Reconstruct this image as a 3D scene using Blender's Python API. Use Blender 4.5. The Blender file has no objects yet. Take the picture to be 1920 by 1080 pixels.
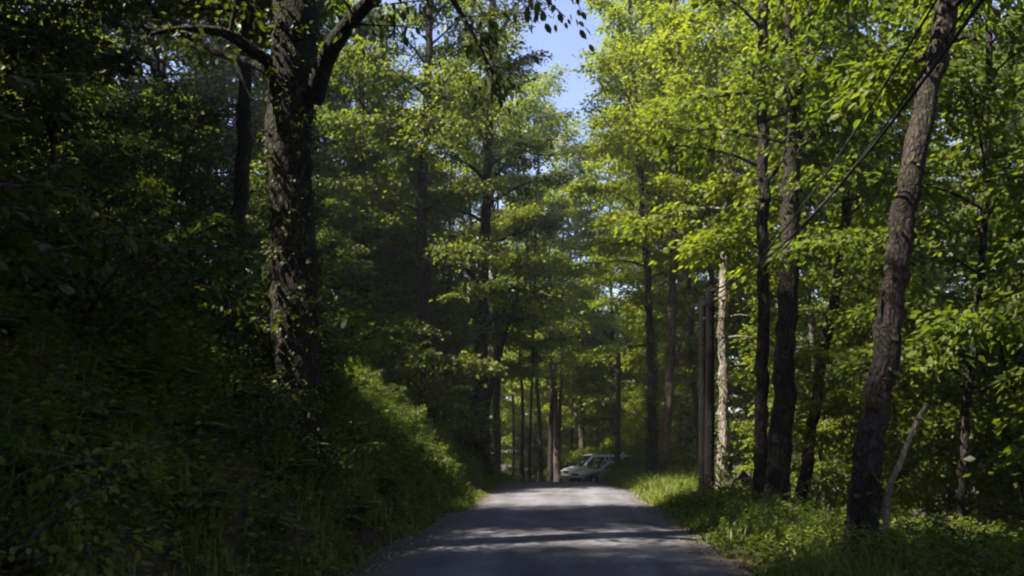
import bpy, math, random
import numpy as np
from math import sin, cos, pi, radians
from mathutils import Vector

# ------------------------------------------------------------ camera, sky, sun, exposure
SC = bpy.context.scene
F = 1507.0
PITCH = math.atan(287 / F)
YAW = math.atan(100 / F * cos(PITCH))
CAM = np.array([0.0, 0.0, 1.7])
cd = bpy.data.cameras.new('camera'); cam = bpy.data.objects.new('camera', cd)
SC.collection.objects.link(cam); SC.camera = cam
cd.sensor_width = 36; cd.lens = 36 * F / 1920; cd.clip_start = .05; cd.clip_end = 2000
cam.location = CAM; cam.rotation_euler = (pi / 2 + PITCH, 0, YAW)

SUN_TO = Vector((-.80, -.34, 1.12)).normalized()      # towards the sun
SUN_EL = math.asin(SUN_TO.z); SUN_AZ = math.atan2(SUN_TO.x, SUN_TO.y)
w = bpy.data.worlds.new('World'); SC.world = w; w.use_nodes = True
nt = w.node_tree; bg = nt.nodes['Background']
sky = nt.nodes.new('ShaderNodeTexSky'); sky.sky_type = 'NISHITA'; sky.sun_disc = False
sky.sun_elevation = SUN_EL; sky.sun_rotation = SUN_AZ
sky.air_density = 1.0; sky.dust_density = .6; sky.ozone_density = 2.0
tint = nt.nodes.new('ShaderNodeMixRGB'); tint.blend_type = 'MULTIPLY'; tint.inputs[0].default_value = 1
tint.inputs[2].default_value = (1.10, .95, 1.06, 1)
nt.links.new(sky.outputs[0], tint.inputs[1]); nt.links.new(tint.outputs[0], bg.inputs[0])
bg.inputs[1].default_value = .072
sd = bpy.data.lights.new('sun', 'SUN'); sd.energy = 5.0; sd.angle = radians(.6); sd.color = (1, .93, .82)
so = bpy.data.objects.new('sun', sd); SC.collection.objects.link(so)
so.rotation_euler = (-SUN_TO).to_track_quat('-Z', 'Y').to_euler(); so.location = (0, 0, 60)
SC.view_settings.view_transform = 'Standard'; SC.view_settings.look = 'None'
SC.view_settings.gamma = 1; SC.view_settings.exposure = 2.12
cy = SC.cycles
cy.max_bounces = 6; cy.diffuse_bounces = 3; cy.glossy_bounces = 2; cy.transmission_bounces = 3
cy.transparent_max_bounces = 4; cy.sample_clamp_indirect = 4; cy.caustics_reflective = False; cy.caustics_refractive = False
cy.use_denoising = True; cy.filter_width = 2.1
try: cy.denoiser = 'OPENIMAGEDENOISE'
except Exception: pass

# ------------------------------------------------------------ helpers
COL = bpy.context.scene.collection
Fv = np.array([-sin(YAW) * cos(PITCH), cos(YAW) * cos(PITCH), sin(PITCH)])
Rv = np.array([cos(YAW), sin(YAW), 0.0])
Uv = np.array([sin(YAW) * sin(PITCH), -cos(YAW) * sin(PITCH), cos(PITCH)])
def at(px, py, Y):
    """the point of the place that stands at distance Y ahead in the direction of a photo position"""
    d = Fv + Rv * (px - 960) / F + Uv * (540 - py) / F
    return CAM + d * (Y / d[1])

def sstep(a, b, x):
    t = np.clip((x - a) / (b - a), 0, 1); return t * t * (3 - 2 * t)

def vnoise(x, y, s=1.0, seed=0):
    x = np.asarray(x, float) / s; y = np.asarray(y, float) / s
    def h(i, j):
        v = np.sin(i * 127.1 + j * 311.7 + seed * 74.7) * 43758.5453
        return v - np.floor(v)
    i = np.floor(x); j = np.floor(y); u = x - i; v = y - j
    u = u * u * (3 - 2 * u); v = v * v * (3 - 2 * v)
    return (h(i, j) * (1 - u) + h(i + 1, j) * u) * (1 - v) + (h(i, j + 1) * (1 - u) + h(i + 1, j + 1) * u) * v

RC, RW = -.15, 2.55      # road centre and half width
def rcf(y): return RC - .55 * sstep(27, 38, np.asarray(y, float)) - .014 * np.clip(np.asarray(y, float) - 46, 0, 40) ** 2
def rwf(y): return RW - .55 * sstep(27, 38, np.asarray(y, float))
def road_z(y):
    y = np.asarray(y, float)
    a = -.0024 * np.clip(y - 30, 0, 15) ** 2
    return a - .072 * np.clip(y - 45, 0, 45)

def ground_z(x, y):
    x = np.asarray(x, float); y = np.asarray(y, float)
    rz = road_z(y)
    C_, W_ = rcf(y), rwf(y)
    dl = np.clip(C_ - W_ - .25 - x, 0, None)            # to the left of the road
    bank = 1.05 * np.minimum(dl, 3.6) * sstep(0, .8, dl) + .38 * np.clip(dl - 3.6, 0, 30)
    bank = bank * (1 - .72 * sstep(29, 46, y)) * (1 - .5 * sstep(-2, -14, y))
    bank += .35 * (vnoise(x, y, 2.3, 1) - .5) * sstep(.3, 2, dl)
    dr = np.clip(x - (C_ + W_ + .2), 0, None)
    right = -.07 * np.minimum(dr, 4) - .24 * np.clip(dr - 4.5, 0, 22)
    right += .85 * np.exp(-((x - 3.9) / 1.5) ** 2 - ((y - 42) / 4.5) ** 2) * sstep(0, 1, dr)
    right += .22 * (vnoise(x, y, 1.9, 2) - .4) * sstep(.2, 1.5, dr)
    crown = -.03 * ((x - C_) / W_) ** 2 * (np.abs(x - C_) < W_ + .3)
    micro = .03 * (vnoise(x, y, .5, 3) - .5) * sstep(0, .6, dl + dr)
    z = rz + bank + right + crown + micro
    pad = np.clip(1.6 - np.hypot((x - 2.7) / 3.6, (y - 56) / 4.6), 0, .6) / .6      # levelled pull-off where the vehicles stand
    pad = pad * pad * (3 - 2 * pad) * sstep(.1, .9, x - (C_ + W_))
    return z * (1 - pad) + (-1.05 - .03 * (y - 53.5)) * pad
def gz(x, y): return float(ground_z(x, y))

def mesh_obj(name, V, faces, mats, parent=None, attrs=None, smooth=False, mat_idx=None):
    """V (n,3); faces a list of (m,k) index arrays; ONE mesh object"""
    me = bpy.data.meshes.new(name)
    V = np.asarray(V, np.float32)
    me.vertices.add(len(V)); me.vertices.foreach_set('co', V.ravel())
    flat = np.concatenate([f.ravel() for f in faces]).astype(np.int32)
    cnt = np.concatenate([np.full(len(f), f.shape[1]) for f in faces]).astype(np.int32)
    st = np.concatenate([[0], np.cumsum(cnt)[:-1]]).astype(np.int32)
    me.loops.add(len(flat)); me.loops.foreach_set('vertex_index', flat)
    me.polygons.add(len(cnt)); me.polygons.foreach_set('loop_start', st)
    try: me.polygons.foreach_set('loop_total', cnt)
    except Exception: pass
    if smooth: me.polygons.foreach_set('use_smooth', np.ones(len(cnt), bool))
    for m in (mats if isinstance(mats, (list, tuple)) else [mats]): me.materials.append(m)
    if mat_idx is not None: me.polygons.foreach_set('material_index', np.asarray(mat_idx, np.int32))
    if attrs:
        for k, v in attrs.items():
            a = me.attributes.new(k, 'FLOAT', 'POINT'); a.data.foreach_set('value', np.asarray(v, np.float32))
    me.update(calc_edges=True); me.validate()
    o = bpy.data.objects.new(name, me); COL.objects.link(o)
    if parent is not None: o.parent = parent
    return o

def tag(o, label=None, cat=None, group=None, kind=None):
    if label: o['label'] = label
    if cat: o['category'] = cat
    if group: o['group'] = group
    if kind: o['kind'] = kind
    return o
def empty(name, loc, label=None, cat=None, group=None, rz=0):
    o = bpy.data.objects.new(name, None); COL.objects.link(o); o.location = loc; o.rotation_euler = (0, 0, rz)
    o.empty_display_size = .2
    return tag(o, label, cat, group)
def kids(o): return [c for c in ALLKIDS.get(o.name, [])]
def copy_tree(o, parent=None):
    c = o.copy(); COL.objects.link(c); c.parent = parent
    for ch in list(o.children): copy_tree(ch, c)
    return c

class Wood:
    """collects tapering tubes into one mesh"""
    def __init__(s): s.V = []; s.F = []; s.n = 0
    def tube(s, P, R, k=8, rough=0.0, rng=None, cap=True):
        P = np.asarray(P, float); R = np.asarray(R, float); n = len(P)
        T = np.gradient(P, axis=0); T /= np.linalg.norm(T, axis=1)[:, None] + 1e-9
        ref = np.array([1, 0, 0]) if abs(T[0][0]) < .8 else np.array([0, 1, 0])
        A = np.cross(T, ref); A /= np.linalg.norm(A, axis=1)[:, None] + 1e-9
        B = np.cross(T, A)
        a = np.arange(k) * 2 * pi / k
        rr = np.repeat(R[:, None], k, 1)
        if rough and rng is not None:
            lob = rng.normal(0, rough, k)[None, :] * .6
            rr = rr * (1 + lob + rng.normal(0, rough * .6, (n, k)))
        ring = P[:, None, :] + rr[:, :, None] * (A[:, None, :] * np.cos(a)[None, :, None] + B[:, None, :] * np.sin(a)[None, :, None])
        s.V.append(ring.reshape(-1, 3))
        i = np.arange(n - 1)[:, None] * k; j = np.arange(k)[None, :]; j2 = (j + 1) % k
        q = np.stack([i + j, i + j2, i + k + j2, i + k + j], -1).reshape(-1, 4) + s.n
        s.F.append(q); s.n += n * k
        if cap:
            s.V.append(P[-1:] + T[-1:] * R[-1]); tip = s.n; s.n += 1
            b = tip - k; t = np.stack([b + j[0], b + j2[0], np.full(k, tip)], -1); s.F.append(t)
    def build(s, name, mat, parent=None):
        quads = [f for f in s.F if f.shape[1] == 4]; tris = [f for f in s.F if f.shape[1] == 3]
        fs = [np.concatenate(quads)] + ([np.concatenate(tris)] if tris else [])
        return mesh_obj(name, np.concatenate(s.V), fs, mat, parent, smooth=True)

def smooth_path(pts, n):
    """Catmull-Rom through the points"""
    P = np.asarray(pts, float)
    if len(P) == 2: return P[0] + (P[1] - P[0]) * np.linspace(0, 1, n)[:, None]
    P = np.vstack([2 * P[0] - P[1], P, 2 * P[-1] - P[-2]])
    m = len(P) - 3; out = []
    for u in np.linspace(0, m - 1e-6, n):
        i = int(u); t = u - i; a, b, c, d = P[i:i + 4]
        out.append(.5 * ((2 * b) + (-a + c) * t + (2 * a - 5 * b + 4 * c - d) * t * t + (-a + 3 * b - 3 * c + d) * t ** 3))
    return np.array(out)

# leaf outlines: (along, across, fold) in leaf lengths
KITE = (np.array([[0, 0, 0], [.42, .30, .05], [1, 0, 0], [.42, -.30, .05]]), [[0, 1, 2], [0, 2, 3]])
OVAL = (np.array([[0, 0, 0], [.22, .22, .04], [.62, .24, .05], [1, 0, -.06], [.62, -.24, .05], [.22, -.22, .04]]),
        [[0, 1, 2, 3], [0, 3, 4, 5]])
LONG = (np.array([[0, 0, 0], [.3, .14, .03], [.7, .12, .0], [1, 0, -.12], [.7, -.12, .0], [.3, -.14, .03]]),
        [[0, 1, 2, 3], [0, 3, 4, 5]])
MAPLE = (np.array([[0, 0, 0], [.05, .38, .06], [.34, .30, .02], [.50, .52, .05], [.60, .20, .0], [1, 0, -.08],
                   [.60, -.20, .0], [.50, -.52, .05], [.34, -.30, .02], [.05, -.38, .06]]),
         [[0, 1, 2], [0, 2, 3, 4], [0, 4, 5, 6], [0, 6, 7, 8], [0, 8, 9]])
SHAPES = dict(kite=KITE, oval=OVAL, long=LONG, maple=MAPLE)

def leaves_obj(name, C, D, N, S, rnd, mat, parent=None, shape='kite'):
    """C leaf bases, D directions, N normals, S lengths"""
    tmpl, fc = SHAPES[shape]
    D = D / (np.linalg.norm(D, axis=1)[:, None] + 1e-9)
    X = np.cross(N, D); X /= np.linalg.norm(X, axis=1)[:, None] + 1e-9
    N = np.cross(D, X)
    m = len(C); k = len(tmpl)
    V = C[:, None, :] + S[:, None, None] * (tmpl[None, :, 0, None] * D[:, None, :] + tmpl[None, :, 1, None] * X[:, None, :] + tmpl[None, :, 2, None] * N[:, None, :])
    base = (np.arange(m) * k)[:, None]
    sizes = sorted(set(len(f) for f in fc)); faces = []
    for sz in sizes:
        for f in fc:
            if len(f) == sz: faces.append(base + np.array(f)[None, :])
    out = {}
    fl = [np.concatenate([f for f in faces if f.shape[1] == sz]) for sz in sizes]
    return mesh_obj(name, V.reshape(-1, 3), fl, mat, parent, attrs={'tone': np.repeat(rnd, k)})

# ------------------------------------------------------------ materials
def new_mat(name):
    m = bpy.data.materials.new(name); m.use_nodes = True
    nt = m.node_tree; nt.nodes.clear(); out = nt.nodes.new('ShaderNodeOutputMaterial')
    return m, nt, out
def nd(nt, t, **kw):
    n = nt.nodes.new(t)
    for k, v in kw.items(): setattr(n, k, v)
    return n
def ramp(nt, stops):
    r = nt.nodes.new('ShaderNodeValToRGB'); e = r.color_ramp.elements
    while len(e) > 1: e.remove(e[-1])
    e[0].position = stops[0][0]; e[0].color = (*stops[0][1], 1)
    for p, c in stops[1:]:
        x = e.new(p); x.color = (*c, 1)
    return r

def leaf_mat(name, dark, mid, bright, trans=.42, gloss=.24, rough=.52):
    m, nt, out = new_mat(name); L = nt.links.new
    a = nd(nt, 'ShaderNodeAttribute', attribute_name='tone')
    oi = nd(nt, 'ShaderNodeObjectInfo')
    mx = nd(nt, 'ShaderNodeMath', operation='MULTIPLY_ADD'); mx.inputs[1].default_value = .30
    sb = nd(nt, 'ShaderNodeMath', operation='SUBTRACT'); sb.inputs[1].default_value = .15
    L(oi.outputs['Random'], mx.inputs[0]); L(a.outputs['Fac'], mx.inputs[2]); L(mx.outputs[0], sb.inputs[0])
    r = ramp(nt, [(0, dark), (.5, mid), (1, bright)]); L(sb.outputs[0], r.inputs[0])
    p = nd(nt, 'ShaderNodeBsdfPrincipled'); p.inputs['Roughness'].default_value = rough
    p.inputs['Specular IOR Level'].default_value = gloss
    L(r.outputs[0], p.inputs['Base Color'])
    t = nd(nt, 'ShaderNodeBsdfTranslucent')
    hs = nd(nt, 'ShaderNodeMixRGB', blend_type='MULTIPLY'); hs.inputs[0].default_value = 1
    hs.inputs[2].default_value = (1.65, 1.75, .6, 1); L(r.outputs[0], hs.inputs[1]); L(hs.outputs[0], t.inputs[0])
    mix = nd(nt, 'ShaderNodeMixShader'); mix.inputs[0].default_value = trans
    L(p.outputs[0], mix.inputs[1]); L(t.outputs[0], mix.inputs[2]); L(mix.outputs[0], out.inputs[0])
    return m

def bark_mat(name, c1, c2, moss=(.035, .042, .014), moss_amt=.3, scale=9.0, plate=.24):
    m, nt, out = new_mat(name); L = nt.links.new
    tc = nd(nt, 'ShaderNodeTexCoord')
    wn = nd(nt, 'ShaderNodeTexNoise'); wn.inputs['Scale'].default_value = 2.2; wn.inputs['Detail'].default_value = 3; L(tc.outputs['Object'], wn.inputs[0])
    wm = nd(nt, 'ShaderNodeMixRGB', blend_type='ADD'); wm.inputs[0].default_value = .35; L(tc.outputs['Object'], wm.inputs[1]); L(wn.outputs['Color'], wm.inputs[2])
    mp = nd(nt, 'ShaderNodeMapping'); mp.inputs['Scale'].default_value = (1, 1, plate); L(wm.outputs[0], mp.inputs[0])
    vo = nd(nt, 'ShaderNodeTexVoronoi', feature='DISTANCE_TO_EDGE'); vo.inputs['Scale'].default_value = scale * 1.6; L(mp.outputs[0], vo.inputs['Vector'])
    n1 = nd(nt, 'ShaderNodeTexNoise'); n1.inputs['Scale'].default_value = scale * 1.5; n1.inputs['Detail'].default_value = 7; n1.inputs['Roughness'].default_value = .75
    L(mp.outputs[0], n1.inputs[0])
    n3 = nd(nt, 'ShaderNodeTexNoise'); n3.inputs['Scale'].default_value = 1.3; n3.inputs['Detail'].default_value = 5; L(tc.outputs['Object'], n3.inputs[0])
    h = nd(nt, 'ShaderNodeMath', operation='MULTIPLY_ADD'); h.inputs[1].default_value = 1.6; L(vo.outputs['Distance'], h.inputs[0]); L(n1.outputs[0], h.inputs[2])
    r = ramp(nt, [(.38, c1), (.85, c2)]); L(h.outputs[0], r.inputs[0])
    v = ramp(nt, [(.35, (.55, .55, .55)), (.65, (1.35, 1.32, 1.28))]); L(n3.outputs[0], v.inputs[0])
    mv = nd(nt, 'ShaderNodeMixRGB', blend_type='MULTIPLY'); mv.inputs[0].default_value = 1; L(r.outputs[0], mv.inputs[1]); L(v.outputs[0], mv.inputs[2])
    n2 = nd(nt, 'ShaderNodeTexNoise'); n2.inputs['Scale'].default_value = 2.3; n2.inputs['Detail'].default_value = 6; n2.inputs['Roughness'].default_value = .65
    L(tc.outputs['Object'], n2.inputs[0])
    mr = nd(nt, 'ShaderNodeMapRange'); mr.inputs[1].default_value = .64 - moss_amt * .35; mr.inputs[2].default_value = .74 - moss_amt * .25; mr.inputs[4].default_value = .8
    L(n2.outputs[0], mr.inputs[0])
    mxm = nd(nt, 'ShaderNodeMixRGB'); mxm.inputs[2].default_value = (*moss, 1)
    L(mr.outputs[0], mxm.inputs[0]); L(mv.outputs[0], mxm.inputs[1])
    p = nd(nt, 'ShaderNodeBsdfPrincipled'); p.inputs['Roughness'].default_value = .92; p.inputs['Specular IOR Level'].default_value = .15
    L(mxm.outputs[0], p.inputs['Base Color'])
    b = nd(nt, 'ShaderNodeBump'); b.inputs['Strength'].default_value = 1; b.inputs['Distance'].default_value = .06
    L(h.outputs[0], b.inputs['Height']); L(b.outputs[0], p.inputs['Normal']); L(p.outputs[0], out.inputs[0])
    return m

def plain(name, col, rough=.5, metal=0, spec=.5, coat=0, noise=.0):
    m, nt, out = new_mat(name); L = nt.links.new
    p = nd(nt, 'ShaderNodeBsdfPrincipled'); p.inputs['Roughness'].default_value = rough; p.inputs['Metallic'].default_value = metal
    p.inputs['Specular IOR Level'].default_value = spec; p.inputs['Coat Weight'].default_value = coat
    tc = nd(nt, 'ShaderNodeTexCoord'); n = nd(nt, 'ShaderNodeTexNoise'); n.inputs['Scale'].default_value = 4; n.inputs['Detail'].default_value = 5
    L(tc.outputs['Object'], n.inputs[0])
    r = ramp(nt, [(.3, tuple(c * (1 - noise) for c in col)), (.7, tuple(min(1, c * (1 + noise)) for c in col))])
    L(n.outputs[0], r.inputs[0]); L(r.outputs[0], p.inputs['Base Color']); L(p.outputs[0], out.inputs[0])
    return m

M = {}
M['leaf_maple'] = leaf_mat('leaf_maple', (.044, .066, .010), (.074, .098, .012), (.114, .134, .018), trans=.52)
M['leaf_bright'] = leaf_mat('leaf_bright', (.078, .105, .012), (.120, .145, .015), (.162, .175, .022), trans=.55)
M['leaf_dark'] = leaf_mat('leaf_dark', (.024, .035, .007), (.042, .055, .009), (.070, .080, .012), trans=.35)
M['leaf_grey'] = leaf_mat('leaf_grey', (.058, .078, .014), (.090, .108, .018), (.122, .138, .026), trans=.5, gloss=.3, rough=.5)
M['needle'] = leaf_mat('needle', (.018, .036, .012), (.028, .052, .016), (.045, .072, .022), trans=.15)
M['grass'] = leaf_mat('grass', (.055, .082, .012), (.100, .130, .020), (.160, .165, .045), trans=.4, gloss=.3)
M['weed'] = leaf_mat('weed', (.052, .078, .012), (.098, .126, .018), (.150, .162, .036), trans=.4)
M['fern'] = leaf_mat('fern', (.030, .060, .012), (.050, .092, .016), (.080, .120, .024), trans=.35)
M['litter'] = leaf_mat('litter', (.05, .032, .018), (.09, .06, .035), (.14, .10, .06), trans=.1)
M['bark_dark'] = bark_mat('bark_dark', (.010, .008, .006), (.034, .027, .022), moss_amt=.3)
M['bark_grey'] = bark_mat('bark_grey', (.025, .021, .018), (.095, .080, .066), moss_amt=.2)
M['bark_brown'] = bark_mat('bark_brown', (.035, .022, .016), (.135, .095, .070), moss_amt=.1)
M['bark_pale'] = bark_mat('bark_pale', (.07, .058, .048), (.30, .26, .22), moss=(.06, .05, .035), moss_amt=.35, scale=12)
M['bark_red'] = bark_mat('bark_red', (.013, .010, .009), (.056, .045, .039), moss=(.055, .048, .016), moss_amt=.3, scale=8, plate=.4)
M['dead_wood'] = bark_mat('dead_wood', (.09, .07, .05), (.28, .22, .16), moss_amt=0)
M['creosote'] = bark_mat('creosote', (.004, .003, .003), (.013, .010, .008), moss_amt=0, scale=18, plate=.08)  # creosote black, darkened further for the shade the poles stand in

# ------------------------------------------------------------ ground and road
def axis(lo, hi, fine_lo, fine_hi, d, grow=1.22):
    a = list(np.arange(fine_lo, fine_hi + 1e-6, d)); s = d
    while a[-1] < hi: s *= grow; a.append(a[-1] + s)
    s = d; b = [fine_lo]
    while b[-1] > lo: s *= grow; b.append(b[-1] - s)
    return np.array(b[1:][::-1] + a)
def sheet(name, X, Y, zf, mat):
    gx, gy = np.meshgrid(X, Y); z = zf(gx, gy); V = np.stack([gx, gy, z], -1).reshape(-1, 3)
    nx, ny = len(X), len(Y)
    i = np.arange(ny - 1)[:, None] * nx; j = np.arange(nx - 1)[None, :]
    q = np.stack([i + j, i + j + 1, i + nx + j + 1, i + nx + j], -1).reshape(-1, 4)
    return mesh_obj(name, V, [q], mat, smooth=True)

m, nt, out = new_mat('soil'); L = nt.links.new; M['soil'] = m
tc = nd(nt, 'ShaderNodeTexCoord')
n1 = nd(nt, 'ShaderNodeTexNoise'); n1.inputs['Scale'].default_value = 1.1; n1.inputs['Detail'].default_value = 8; L(tc.outputs['Object'], n1.inputs[0])
n2 = nd(nt, 'ShaderNodeTexNoise'); n2.inputs['Scale'].default_value = 22; n2.inputs['Detail'].default_value = 6; L(tc.outputs['Object'], n2.inputs[0])
r = ramp(nt, [(.35, (.030, .022, .013)), (.5, (.055, .040, .024)), (.62, (.035, .045, .014))]); L(n1.outputs[0], r.inputs[0])
mm = nd(nt, 'ShaderNodeMixRGB', blend_type='MULTIPLY'); mm.inputs[0].default_value = .8; L(r.outputs[0], mm.inputs[1])
r2 = ramp(nt, [(.3, (.4, .4, .4)), (.7, (1.5, 1.4, 1.3))]); L(n2.outputs[0], r2.inputs[0]); L(r2.outputs[0], mm.inputs[2])
p = nd(nt, 'ShaderNodeBsdfPrincipled'); p.inputs['Roughness'].default_value = .95; p.inputs['Specular IOR Level'].default_value = .15
b = nd(nt, 'ShaderNodeBump'); b.inputs['Distance'].default_value = .05; L(n2.outputs[0], b.inputs['Height']); L(b.outputs[0], p.inputs['Normal'])
L(mm.outputs[0], p.inputs['Base Color']); L(p.outputs[0], out.inputs[0])

def gz_sheet(x, y):
    z = ground_z(x, y)
    under = (np.abs(x - rcf(y)) < rwf(y) - .1)
    return z - .06 * under - .0
g = sheet('ground', axis(-420, 420, -9, 10, .3, 1.25), axis(-160, 700, -4, 60, .4, 1.2), gz_sheet, M['soil'])
tag(g, kind='structure')

m, nt, out = new_mat('asphalt'); L = nt.links.new; M['asphalt'] = m
tc = nd(nt, 'ShaderNodeTexCoord')
def noise(scale, det=5, rough=.5, vec=None):
    n = nd(nt, 'ShaderNodeTexNoise'); n.inputs['Scale'].default_value = scale; n.inputs['Detail'].default_value = det; n.inputs['Roughness'].default_value = rough
    L(vec if vec is not None else tc.outputs['Object'], n.inputs[0]); return n
mp = nd(nt, 'ShaderNodeMapping'); mp.inputs['Scale'].default_value = (1.6, .12, 1); L(tc.outputs['Object'], mp.inputs[0])
nA = noise(55, 4, .7); nB = noise(.9, 6); nC = noise(1.3, 4, .5, mp.outputs[0]); nD = noise(170, 2, .8)
rA = ramp(nt, [(.3, (.056, .055, .062)), (.5, (.116, .112, .125)), (.72, (.25, .24, .262))]); L(nA.outputs[0], rA.inputs[0])
rB = ramp(nt, [(.35, (.72, .70, .70)), (.65, (1.15, 1.13, 1.12))]); L(nB.outputs[0], rB.inputs[0])
rC = ramp(nt, [(.35, (.80, .79, .78)), (.65, (1.15, 1.15, 1.15))]); L(nC.outputs[0], rC.inputs[0])
m1 = nd(nt, 'ShaderNodeMixRGB', blend_type='MULTIPLY'); m1.inputs[0].default_value = 1; L(rA.outputs[0], m1.inputs[1]); L(rB.outputs[0], m1.inputs[2])
m2 = nd(nt, 'ShaderNodeMixRGB', blend_type='MULTIPLY'); m2.inputs[0].default_value = 1; L(m1.outputs[0], m2.inputs[1]); L(rC.outputs[0], m2.inputs[2])
# dirt and gravel spread over the worn edges
sx = nd(nt, 'ShaderNodeSeparateXYZ'); L(tc.outputs['Object'], sx.inputs[0])
ab = nd(nt, 'ShaderNodeMath', operation='SUBTRACT'); ab.inputs[1].default_value = RC; L(sx.outputs[0], ab.inputs[0])
ab2 = nd(nt, 'ShaderNodeMath', operation='ABSOLUTE'); L(ab.outputs[0], ab2.inputs[0])
ad = nd(nt, 'ShaderNodeMath', operation='MULTIPLY_ADD'); ad.inputs[1].default_value = 1.3; L(nB.outputs[0], ad.inputs[0]); L(ab2.outputs[0], ad.inputs[2])
mr = nd(nt, 'ShaderNodeMapRange'); mr.inputs[1].default_value = 2.6; mr.inputs[2].default_value = 3.2; L(ad.outputs[0], mr.inputs[0])
wt = nd(nt, 'ShaderNodeMath', operation='SUBTRACT'); wt.inputs[1].default_value = 1.05; L(ab2.outputs[0], wt.inputs[0])
wa = nd(nt, 'ShaderNodeMath', operation='ABSOLUTE'); L(wt.outputs[0], wa.inputs[0])
wn_ = nd(nt, 'ShaderNodeMath', operation='MULTIPLY_ADD'); wn_.inputs[1].default_value = .5; L(nC.outputs[0], wn_.inputs[0]); L(wa.outputs[0], wn_.inputs[2])
wr_ = nd(nt, 'ShaderNodeMapRange'); wr_.inputs[1].default_value = .25; wr_.inputs[2].default_value = .85; wr_.inputs[3].default_value = 1.14; wr_.inputs[4].default_value = .86; L(wn_.outputs[0], wr_.inputs[0])
m2b = nd(nt, 'ShaderNodeMixRGB', blend_type='MULTIPLY'); m2b.inputs[0].default_value = 1; L(m2.outputs[0], m2b.inputs[1]); L(wr_.outputs[0], m2b.inputs[2]); m2 = m2b
m3 = nd(nt, 'ShaderNodeMixRGB'); m3.inputs[2].default_value = (.075, .058, .042, 1); L(mr.outputs[0], m3.inputs[0]); L(m2.outputs[0], m3.inputs[1])
p = nd(nt, 'ShaderNodeBsdfPrincipled'); p.inputs['Roughness'].default_value = .85; p.inputs['Specular IOR Level'].default_value = .25
b = nd(nt, 'ShaderNodeBump'); b.inputs['Distance'].default_value = .012; L(nD.outputs[0], b.inputs['Height']); L(b.outputs[0], p.inputs['Normal'])
L(m3.outputs[0], p.inputs['Base Color']); L(p.outputs[0], out.inputs[0])
ys = np.concatenate([np.arange(-40, 70, .35), np.arange(70, 110, 2.)]); us = np.linspace(-1, 1, 25)
gx = []; 
for y in ys:
    C_ = float(rcf(y)); W_ = float(rwf(y)); wl = W_ + .30 * (vnoise(y, 2, .37, 15) - .5) + .24 + .16 * (1 - float(sstep(16, 22, y))) * (vnoise(y, 0, 1.1, 5) - .5) + .28 * (vnoise(y, 3, 4.3, 6) - .5); wr = W_ + .30 * (vnoise(y, 7, .37, 16) - .5) + .24 * (vnoise(y, 9, .9, 7) - .5) + .3 * (vnoise(y, 4, 5.1, 8) - .5)
    gx.append([C_ + (u * wl if u < 0 else u * wr) for u in us])
gx = np.array(gx); gy = np.repeat(ys[:, None], 25, 1)
z = road_z(gy) - .03 * ((gx - rcf(gy)) / rwf(gy)) ** 2 + .012 + .02 * (vnoise(gx, gy, 2.2, 9) - .5)
nx = 25; i = np.arange(len(ys) - 1)[:, None] * nx; j = np.arange(nx - 1)[None, :]
q = np.stack([i + j, i + j + 1, i + nx + j + 1, i + nx + j], -1).reshape(-1, 4)
tag(mesh_obj('road', np.stack([gx, gy, z], -1).reshape(-1, 3), [q], M['asphalt'], smooth=True), kind='structure')

# ------------------------------------------------------------ trees
class Leafer:
    def __init__(s, rng): s.rng = rng; s.C = []; s.D = []; s.N = []; s.S = []; s.T = []
    def spray(s, c, d, n, rad, size, droop=.35, flat=.22, njit=.45, tone=None):
        r = s.rng
        d = np.array([d[0], d[1], d[2] * .3]); d /= np.linalg.norm(d) + 1e-9
        size = size * r.uniform(.72, 1.25); flat = flat * r.uniform(.6, 2.2); njit = njit * r.uniform(.9, 1.7)
        side = np.cross(d, [0, 0, 1.0]); side /= np.linalg.norm(side) + 1e-9
        up = np.cross(side, d)
        a = r.normal(0, .5, (n, 3)) * np.array([rad, rad * .8, rad * flat])
        P = c + a[:, :1] * d + a[:, 1:2] * side + a[:, 2:] * up
        P[:, 2] -= .25 * (a[:, 0] ** 2 + a[:, 1] ** 2) / rad
        D = (P - c) / rad + .5 * d + r.normal(0, .35, (n, 3)); D[:, 2] -= droop
        N = np.array([0, 0, 1.0]) + r.normal(0, njit, (n, 3))
        s.C.append(P); s.D.append(D); s.N.append(N); s.S.append(size * r.uniform(.65, 1.25, n))
        t0 = r.uniform(.25, .75) if tone is None else tone
        s.T.append(np.clip(t0 + r.normal(0, .16, n), 0, 1))
    def build(s, name, mat, parent, shape, keep=None):
        C, D, N, S, T = (np.concatenate(v) for v in (s.C, s.D, s.N, s.S, s.T))
        if keep is not None:
            k = keep(C); C, D, N, S, T = C[k], D[k], N[k], S[k], T[k]
        return leaves_obj(name, C, D, N, S, T, mat, parent, shape)

def limb_path(rng, p0, az, el, L, n=7, curl=-.25, jit=.12):
    """a limb that starts steep and flattens out"""
    P = [np.array(p0, float)]; st = L / (n - 1)
    for i in range(n - 1):
        el += curl / (n - 1) * (1 if el > -.1 else .2); az += rng.normal(0, jit); el += rng.normal(0, jit * .6)
        P.append(P[-1] + st * np.array([cos(el) * sin(az), cos(el) * cos(az), sin(el)]))
    return np.array(P)

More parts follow.
